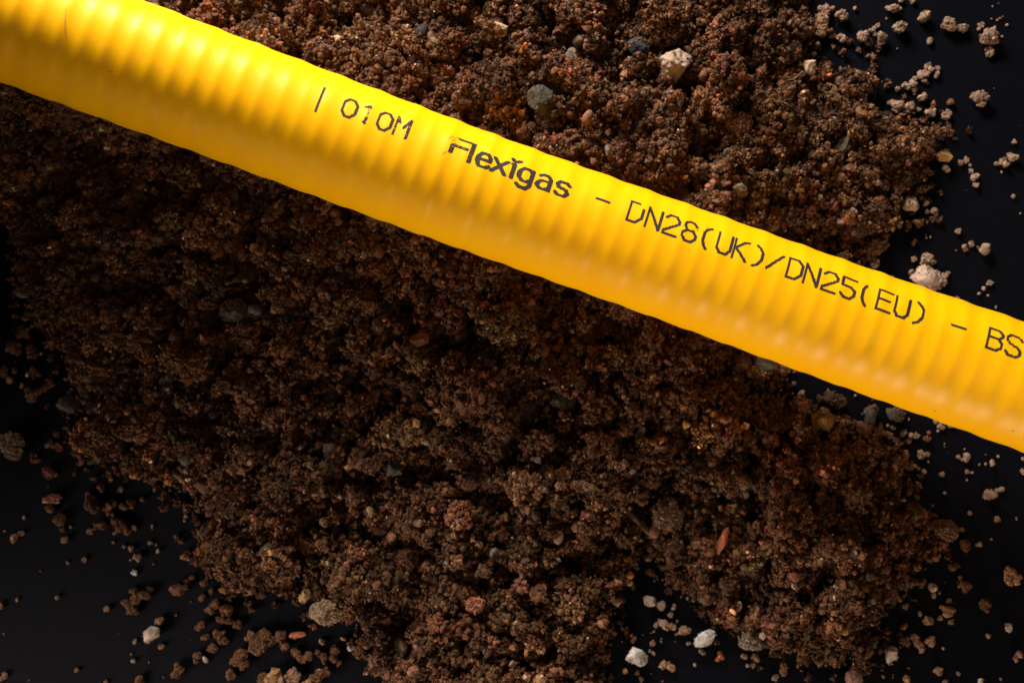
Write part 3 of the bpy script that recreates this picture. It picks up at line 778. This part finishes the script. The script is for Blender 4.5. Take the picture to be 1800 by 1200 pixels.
SMALL = """1441,54,11,T 1446,18,10,P 1444,36,12,T 1462,17,5,P 1478,69,8,P 1463,65,6,P 1502,16,4,P 1582,16,3,P 1535,52,5,P 1529,55,4,P 1541,46,4,P 1538,60,4,P 1523,78,5,P 1632,74,6,P
1722,46,5,P 1720,52,4,P 1737,92,8,P 1761,65,2,P 1744,12,1.6,T 1755,7,1.6,T 1742,34,1.8,T 1752,36,2,T 1757,33,2,T 1762,30,1.6,T 1769,45,2,T 1604,3,5,P 1583,2,5,P 1558,34,1.6,P
1577,158,5,P 1590,153,6,P 1591,147,3,P 1604,148,6,P 1606,159,5,P 1607,166,2.5,P 1609,139,4,P 1618,134,6,P 1625,128,7,P 1631,121,7,P 1633,113,3,P 1623,143,5,P 1629,147,3,P 1647,120,4.5,P 1646,132,6,P 1620,171,7,P
1572,189,9,P 1596,189,9,P 1613,194,4,P 1565,183,6,T 1634,200,8,P 1662,203,8,P 1782,251,4,P 1777,277,8,P 1772,273,5,P 1762,287,7,P 1750,288,4,P 1760,303,2,P 1696,282,5,P 1688,287,5,P 1704,291,4,P 1706,303,4,P 1711,313,6,P 1713,324,6,P 1705,299,3,P
1661,296,7,P 1640,373,6,P 1629,373,4,P 1626,358,5,P 1780,345,4,P 1793,375,2,P 1682,406,5,P 1627,413,2,P 1635,417,2,P 1628,418,2,P 1706,428,5,P 1693,434,5,P 1697,438,4,P 1718,434,2,P 1680,440,1.6,P
1605,455,5,P 1626,458,11,P 1622,466,6,P 1640,462,4,P 1600,478,5,T 1658,483,7,P 1665,480,4,P 1655,494,8,P 1646,478,4,P 1650,505,4,P 1536,463,8,P 1681,525,4,P 1738,498,5,P 1728,507,4,P 1720,516,3.5,P 1736,519,2,P 1750,540,2.5,P 1567,490,5,T
1395,673,4,P 1407,691,5,P 1412,688,3,P 1393,692,2,P 1408,706,3,P 1503,695,2.5,P 1533,703,1.6,P 1643,741,4,P 1652,747,5,P 1655,751,4,P 1648,757,3,P 1671,748,4.5,P 1597,737,2,P
1568,752,4,P 1560,748,3,P 1585,763,5.5,P 1590,758,4,P 1600,764,5,P 1609,766,5,P 1596,775,4,T 1617,797,7,P 1629,797,4,P 1631,811,2.5,P 1623,828,5,P 1684,803,4.5,P 1690,807,3,P 1696,802,6,P 1660,785,1.8,P 1660,780,1.4,P 1695,789,1.8,P
1743,811,6.5,P 1732,815,2.5,P 1754,802,3,P 1721,816,2,P 1732,799,1.2,P 1699,828,4,P 1708,830,3,P 1699,843,2.5,P 1654,834,4.5,T 1660,866,3.5,P 1734,867,9,P 1749,868,3,P 1757,859,6,P 1751,861,4,P 1797,806,3.5,P 1797,828,5,P 1639,888,2,P
1703,901,4.5,T 1751,911,5,T 1786,911,2.5,P 1742,947,2.5,P 1721,955,5,P 1716,957,3,P 1690,930,4.5,T 1694,957,9,B 1686,1013,4,P 1694,1025,11,B 1686,1023,4,B 1640,1044,5.5,P 1650,1041,3.5,P 1667,1054,4.5,T 1664,1071,10,T 1653,1065,4,T 1652,1084,5,T 1670,1091,4.5,T
1616,1077,4.5,T 1630,1089,7,T 1624,1091,4,T 1586,1099,6,T 1588,1123,8,B 1606,1119,7,T 1613,1130,8,T 1619,1139,6,T 1633,1124,8,T 1657,1138,3.5,P 1590,1066,5,P 1572,1047,6,T 1580,1052,5,T 1597,1173,2,P 1649,1178,7,T 1644,1176,4,P 1592,1191,7,T 1684,1183,4,P 1660,1197,4.5,P 1721,1197,6,W 1758,1192,3,P 1552,1187,3.5,T 1569,1190,1.2,P 1736,1116,4.5,P 1783,1155,5.5,P 1789,1148,6,P 1582,1136,2,P
1183,1068,4,P 1185,1063,3.5,P 1177,1079,5,P 1166,1096,7.5,P 1160,1090,4,P 1153,1097,5,P 1182,1101,7,T 1204,1106,10,T 1190,1091,2.5,P 1188,1113,3,P 1149,1109,2.5,P 1144,1112,1.4,P 1146,1129,5.5,T 1162,1127,2.5,P 1162,1122,2,P 1187,1127,1.5,P 1130,1115,1.2,P 1210,1129,4,P 1233,1143,6,P 1148,1147,4,P 1142,1143,3,T 1165,1166,6,T 1178,1170,7,T 1175,1165,4,T 1221,1167,3.5,P 1099,1178,5,T 1120,1182,4,T 1126,1192,4,P 1164,1196,2,P 1313,1168,4,P 1323,1168,5,P 1308,1153,6,T 1328,1153,6.5,T 1339,1173,2,P 1364,1188,7,P 1376,1180,6,T 1145,1183,1.3,P
1152,963,5,P 1151,954,3.5,P 1157,975,5.5,P 1164,981,4.5,P 1170,994,6,P 1175,1021,4,T 1150,1020,2.5,T 1202,1015,5,P 1141,1003,7,B 1138,979,6,T
83,783,4,P 88,830,10,B 99,834,3.5,T 85,855,1.3,T 90,893,7,B 109,912,9,B 104,920,5,B 113,930,5,B 125,925,3.2,T 118,946,7,T 111,946,3,T 43,909,3.2,P 28,945,7,T 39,937,5.5,T 9,933,2,P 163,886,13,B 160,872,8,B 180,855,8,B 184,893,4,B
198,885,9,B 196,900,8,B 203,912,9,B 216,922,10,B 224,930,7,B 228,884,8,B 219,890,6,B 234,880,5,B 179,921,9,B 167,928,4,B 160,932,5.5,T 238,928,6,T 202,936,3.5,P 200,952,3,P 219,959,3.5,P 231,961,6,P 265,953,4,P 275,957,2.5,P 279,967,4,P 269,923,3.5,P 243,978,6,P 230,983,3,P 270,991,2.2,P 150,982,4.5,T 120,988,3.2,T 72,1003,2,T 102,1049,4.5,T 31,1053,3.5,T 3,1063,5,T 190,1070,6.5,T
236,1037,6,B 265,1035,6,B 260,1044,6,B 235,1068,8,B 226,1060,7,B 219,1057,5,B 240,1073,5,B 330,1021,6,B 338,1014,5,B 355,1050,7,B 281,1089,7,T 262,1126,4,T 238,1126,4,P 283,1135,4.5,T 231,1149,2,P 235,1160,4,P 136,1176,4,P 10,1186,5,T 4,1191,5,T 245,1193,8,B 252,1199,6,B 348,1150,6,B 346,1158,6,B 325,978,6,T 332,982,3.5,T 288,1189,1.6,P 310,1080,2,P 209,1113,1.6,P 262,1163,1.5,P 7,1113,1.6,P 336,1057,1.5,P 187,1198,4,T 328,907,4,P 325,914,3.5,T 309,949,1.4,P
43,587,11,B 40,578,6,B 27,608,12,B 36,617,7,B 10,655,8,B 9,646,5,B 27,652,6,B 18,668,6,T 52,655,7,B 60,650,6,B 68,658,6,B 40,677,4.5,T 58,696,9,B 68,688,8,B 80,682,7,B 52,686,6,B 93,605,6,B 58,612,8,B 92,672,7,B 20,560,2,P 73,621,2.2,P 110,626,2.2,P 12,616,1.8,P 27,635,1.6,P 29,486,2,T
83,1,5,T 414,1097,7,B 421,1093,5,B 403,1049,5,B 470,1112,11,B 450,1122,12,B 455,1138,13,B 440,1120,9,B 480,1125,9,B 495,1115,9,B 500,1132,8,B 425,1152,12,B 412,1160,9,B 430,1165,9,B 520,1145,8,B 535,1155,9,B 545,1150,7,B 560,1148,7,B 570,1152,6,B 566,1125,6,T 441,1112,5,T 590,1140,8,B 588,1155,7,B 480,1195,20,O 515,1188,12,T 465,1190,10,B 560,1186,12,B 575,1178,8,B 405,1185,10,B 372,1040,6,B 400,1070,9,B 392,1085,8,B 405,1090,8,B 380,1060,8,B 372,1070,6,B 388,1113,9,B 395,1125,9,B 375,1137,8,B 362,1118,6,B 350,1103,6,B 357,1095,6,B 366,1072,5,B 420,1098,5,B 604,1120,5,T 618,1135,6,W 542,1200,9,O""".split()
CM = {'P': PALE, 'T': TAN, 'B': BRN, 'W': WHT, 'O': ORG}
SM = []; DUST = []
for s in SMALL:
    a, b_, r_, c_ = s.split(',')
    (SM if float(r_) > 2.3 else DUST).append((float(a), float(b_), float(r_), c_))

# prototype meshes shared by the copies: unit = metres for a radius of `size` px
def clod_mesh(name, r, col, seed, elong=1.0, grain=.00032):
    """popcorn-like clod of radius r (m): core plus bunches of grains"""
    rs = np.random.default_rng(seed)
    parts = []
    nsub = 5 if r < .0012 else 10
    subs = []
    for k in range(nsub):
        d = rs.normal(size=3); d /= np.linalg.norm(d); d[2] *= .45
        subs.append((d*r*rs.uniform(.3, .72), r*rs.uniform(.26, .5)))
    C_ = np.array([s[0] for s in subs]); R_ = np.array([s[1] for s in subs])*.82
    parts.append(blobs(C_, R_, np.array(col)[None]*np.ones((nsub, 1))*.9, 2, .06, .2))
    for c0, r0 in subs:
        n = int(10+ (r0/grain)**2*3.0)
        d = rs.normal(size=(n, 3)); d /= np.linalg.norm(d, axis=1)[:, None]
        p = c0+d*r0*rs.uniform(.75, 1.2, (n, 1))
        parts.append(blobs(p, rs.lognormal(0, .4, n)*grain*.95, soil_cols(n, np.array(col), .16, .02), 0))
    V, F, C = merge(parts); V = V*np.array([elong, 1, .85])
    V[:, 2] -= V[:, 2].min()
    return make_mesh(name, V, F, M_SOIL, C, flat_from=len(parts[0][1]))
def grain_mesh(name, r, col, seed):
    v, f, c = rock_mesh(name, r, r*.85, r*.75, col, seed, facets=3, level=2, rough=.15)
    v[:, 2] -= v[:, 2].min()
    return make_mesh(name, v, f, M_SOIL, c)

KG = CAMH/FPX
things = []   # (x, y, size, label) placed so far, landmarks for the small ones
for n_, (x, y, rx, ry, rot, col, form, label) in enumerate(BIG):
    RX, RY = rx*KG, ry*KG
    a = math.radians(-rot)
    if form == 's':
        RZ = min(RX, RY)*.8
        v, f, c = rock_mesh('stone', RX, RY, RZ, col, 201+n_*7, facets=7, level=4 if rx > 8 else 3, rough=.12, cut=.96, lo=.50)
        c = c*(.85+.3*rng.random((len(c), 1)))
        v[:, 2] -= v[:, 2].min()
        parts = [(v, f, c)]
        g_ = grain_coat(v, RX, RX*RY*1e6*9, np.array(col)*.55, gmin=.0001, gmax=.00026)
        if g_: parts.append(g_)
        V, F, C = merge(parts)
        me = make_mesh('stone', V, F, M_STONE, C, flat_from=len(f))
        o = link('stone', me, label=label, category='stone', group='loose stones on the black surface')
    else:
        me = clod_mesh('clod', math.sqrt(RX*RY), col, 500+n_, elong=1.0)
        o = link('clod', me, label=label, category='soil clod', group='loose clods on the black surface')
        o.scale = (RX/math.sqrt(RX*RY), RY/math.sqrt(RX*RY), 1)
    o.location = tuple(P(x, y, 0.00005)); o.rotation_euler = (0, 0, a)
    things.append((x, y, max(rx, ry), label))

protos = {}
def proto(kind, cls, ck, k):
    key = (kind, cls, ck, k)
    if key not in protos:
        r = {1: 1.8, 2: 3.2, 3: 4.8, 4: 6.5, 5: 9.0, 6: 12.0}[cls]*KG
        if kind == 'g': protos[key] = grain_mesh('crumb', r, CM[ck], 31*k+7*cls+3)
        else: protos[key] = clod_mesh('crumb', r, CM[ck], 900+37*k+cls*5, grain=.00022 if cls < 4 else .00032)
    return protos[key]

# landmarks for wording
LM = [(1738,69,'the largest pale clod'),(1664,47,'the knobbly pale clod'),(1579,54,'the pale clod with the crumbly end'),(1567,17,'the pale clod by the top edge'),
 (1621,34,'the round pale clod'),(1548,68,'the heart shaped crumb'),(1475,29,'the pale clod on the upper right rim'),(1718,175,'the lone hooked clod'),(1658,272,'the golden orange stone'),
 (1598,360,'the pale blocky stone on the rim'),(1622,490,'the large pale stone behind the pipe'),(1728,439,'the pale angular stone above the pipe'),
 (1573,730,'the grey rounded stone under the pipe'),(1773,1010,'the orange brown clod'),(1729,1060,'the brown clod at lower right'),(1660,930,'the sandy clod on the right rim'),
 (1771,1101,'the pale pink stone by the right edge'),(1636,1031,'the pale pink stone on the lower rim'),(1565,1146,'the pale oval stone'),(1557,1027,'the small pale pebble on the rim'),
 (1117,1151,'the whitish blocky stone'),(1235,1122,'the whitish elongated stone'),(1140,1056,'the pale beige rounded stone'),(1172,905,'the large sandy clod'),(1500,1185,'the dull red stone'),
 (269,1110,'the pale triangular stone'),(237,1005,'the tiny whitish diamond shaped stone'),(25,782,'the large oblong clod at the left edge'),(97,875,'the reddish oblong clod'),
 (245,1048,'the lumpy brown clod'),(315,1034,'the pointed brown clod'),(315,1177,'the round brown clod'),(362,1158,'the small pale chip'),(523,1115,'the flat orange red chip'),(570,1075,'the pale wrinkled clod'),
 (40,515,'the pinkish grey stone'),(120,712,'the dark grey clod on the left rim'),(1450,737,'the ochre stone'),(1800,800,'the right edge below the pipe'),(1800,330,'the right edge above the pipe'),(0,1200,'the bottom left corner'),(1700,800,'the bare patch right of the lower heap')]
def word_dir(dx, dy):
    a = math.degrees(math.atan2(-dy, dx)) % 360
    return ['right of', 'up and right of', 'above', 'up and left of', 'left of', 'down and left of', 'below', 'down and right of'][int((a+22.5)//45) % 8]
usedl = set()
def size_word(r):
    return 'minute' if r < 2.1 else 'tiny' if r < 3.8 else 'small' if r < 5.6 else 'middling' if r < 7.6 else 'big' if r < 10.1 else 'very big'
def crumb_label(x, y, r, ck):
    col = {'P': 'pale', 'T': 'tan', 'B': 'brown', 'W': 'whitish', 'O': 'orange brown'}[ck]
    L = sorted(LM, key=lambda l: math.hypot(l[0]-x, l[1]-y))
    for q in range(5):
        lx, ly, nm = L[q]
        D = math.hypot(lx-x, ly-y)
        for shade in ('', ):
            near = 'touching' if D < 24 else 'close' if D < 48 else 'a little way' if D < 90 else 'well' if D < 170 else 'far'
            wd = word_dir(x-lx, y-ly)
            base = f"{size_word(r)} {col} crumb {near} {wd} {nm}" if near != 'touching' else f"{size_word(r)} {col} crumb right by and {wd} {nm}"
            if base not in usedl and len(base.split()) <= 16:
                usedl.add(base); return base
    return None
nshared = 0
for n_, (x, y, r, ck) in enumerate(SM):
    cls = 1 if r < 2.4 else 2 if r < 4 else 3 if r < 5.6 else 4 if r < 7.6 else 5 if r < 10.4 else 6
    kind = 'g' if (r < 4 or (r < 5.6 and n_ % 3 == 0)) else 'c'
    base_r = {1: 1.8, 2: 3.2, 3: 4.8, 4: 6.5, 5: 9.0, 6: 12.0}[cls]
    me = proto(kind, cls, ck, n_ % (3 if kind == 'g' else 4))
    lb = crumb_label(x, y, r, ck)
    if lb is None:
        nshared += 1; lb = f"{size_word(r)} {CN[CM[ck]]} soil crumb beside the heap, among others like it"
    o = link('soil_crumb', me, label=lb, category='soil crumb', group='loose soil crumbs scattered on the black surface')
    s = r/base_r*1.05
    o.scale = (s*random.uniform(.9, 1.15), s*random.uniform(.85, 1.1), s*random.uniform(.8, 1.0))
    o.rotation_euler = (0, 0, random.uniform(0, 6.28))
    o.location = tuple(P(x, y, 0.00003))
print('crumbs', len(SM), 'shared labels', nshared)

# fine dust specks on the black surface
n = 2600
x = rng.uniform(-40, 1840, n); y = rng.uniform(-40, 1240, n)
d = sdist(x, y, OUT)
pr = np.exp(d/55)*.9 + .05
ok = (d < 0) & (rng.random(n) < pr)
x, y = x[ok], y[ok]
r = .00004*np.exp(rng.exponential(.55, len(x))); r = np.clip(r, .00003, .0003)
x = np.concatenate([x, [q[0] for q in DUST]]); y = np.concatenate([y, [q[1] for q in DUST]]); r = np.concatenate([r, [q[2]*KG for q in DUST]])
Cc = np.stack([(x-900)*KG, (600-y)*KG, r*.7], 1)
V, F, C = blobs(Cc, r, soil_cols(len(x), np.array(TAN), .3, .1), 0)
link('soil_dust', make_mesh('soil_dust', V, F, M_SOIL, C), kind='stuff', label='fine soil dust sprinkled over the black surface', category='dust')
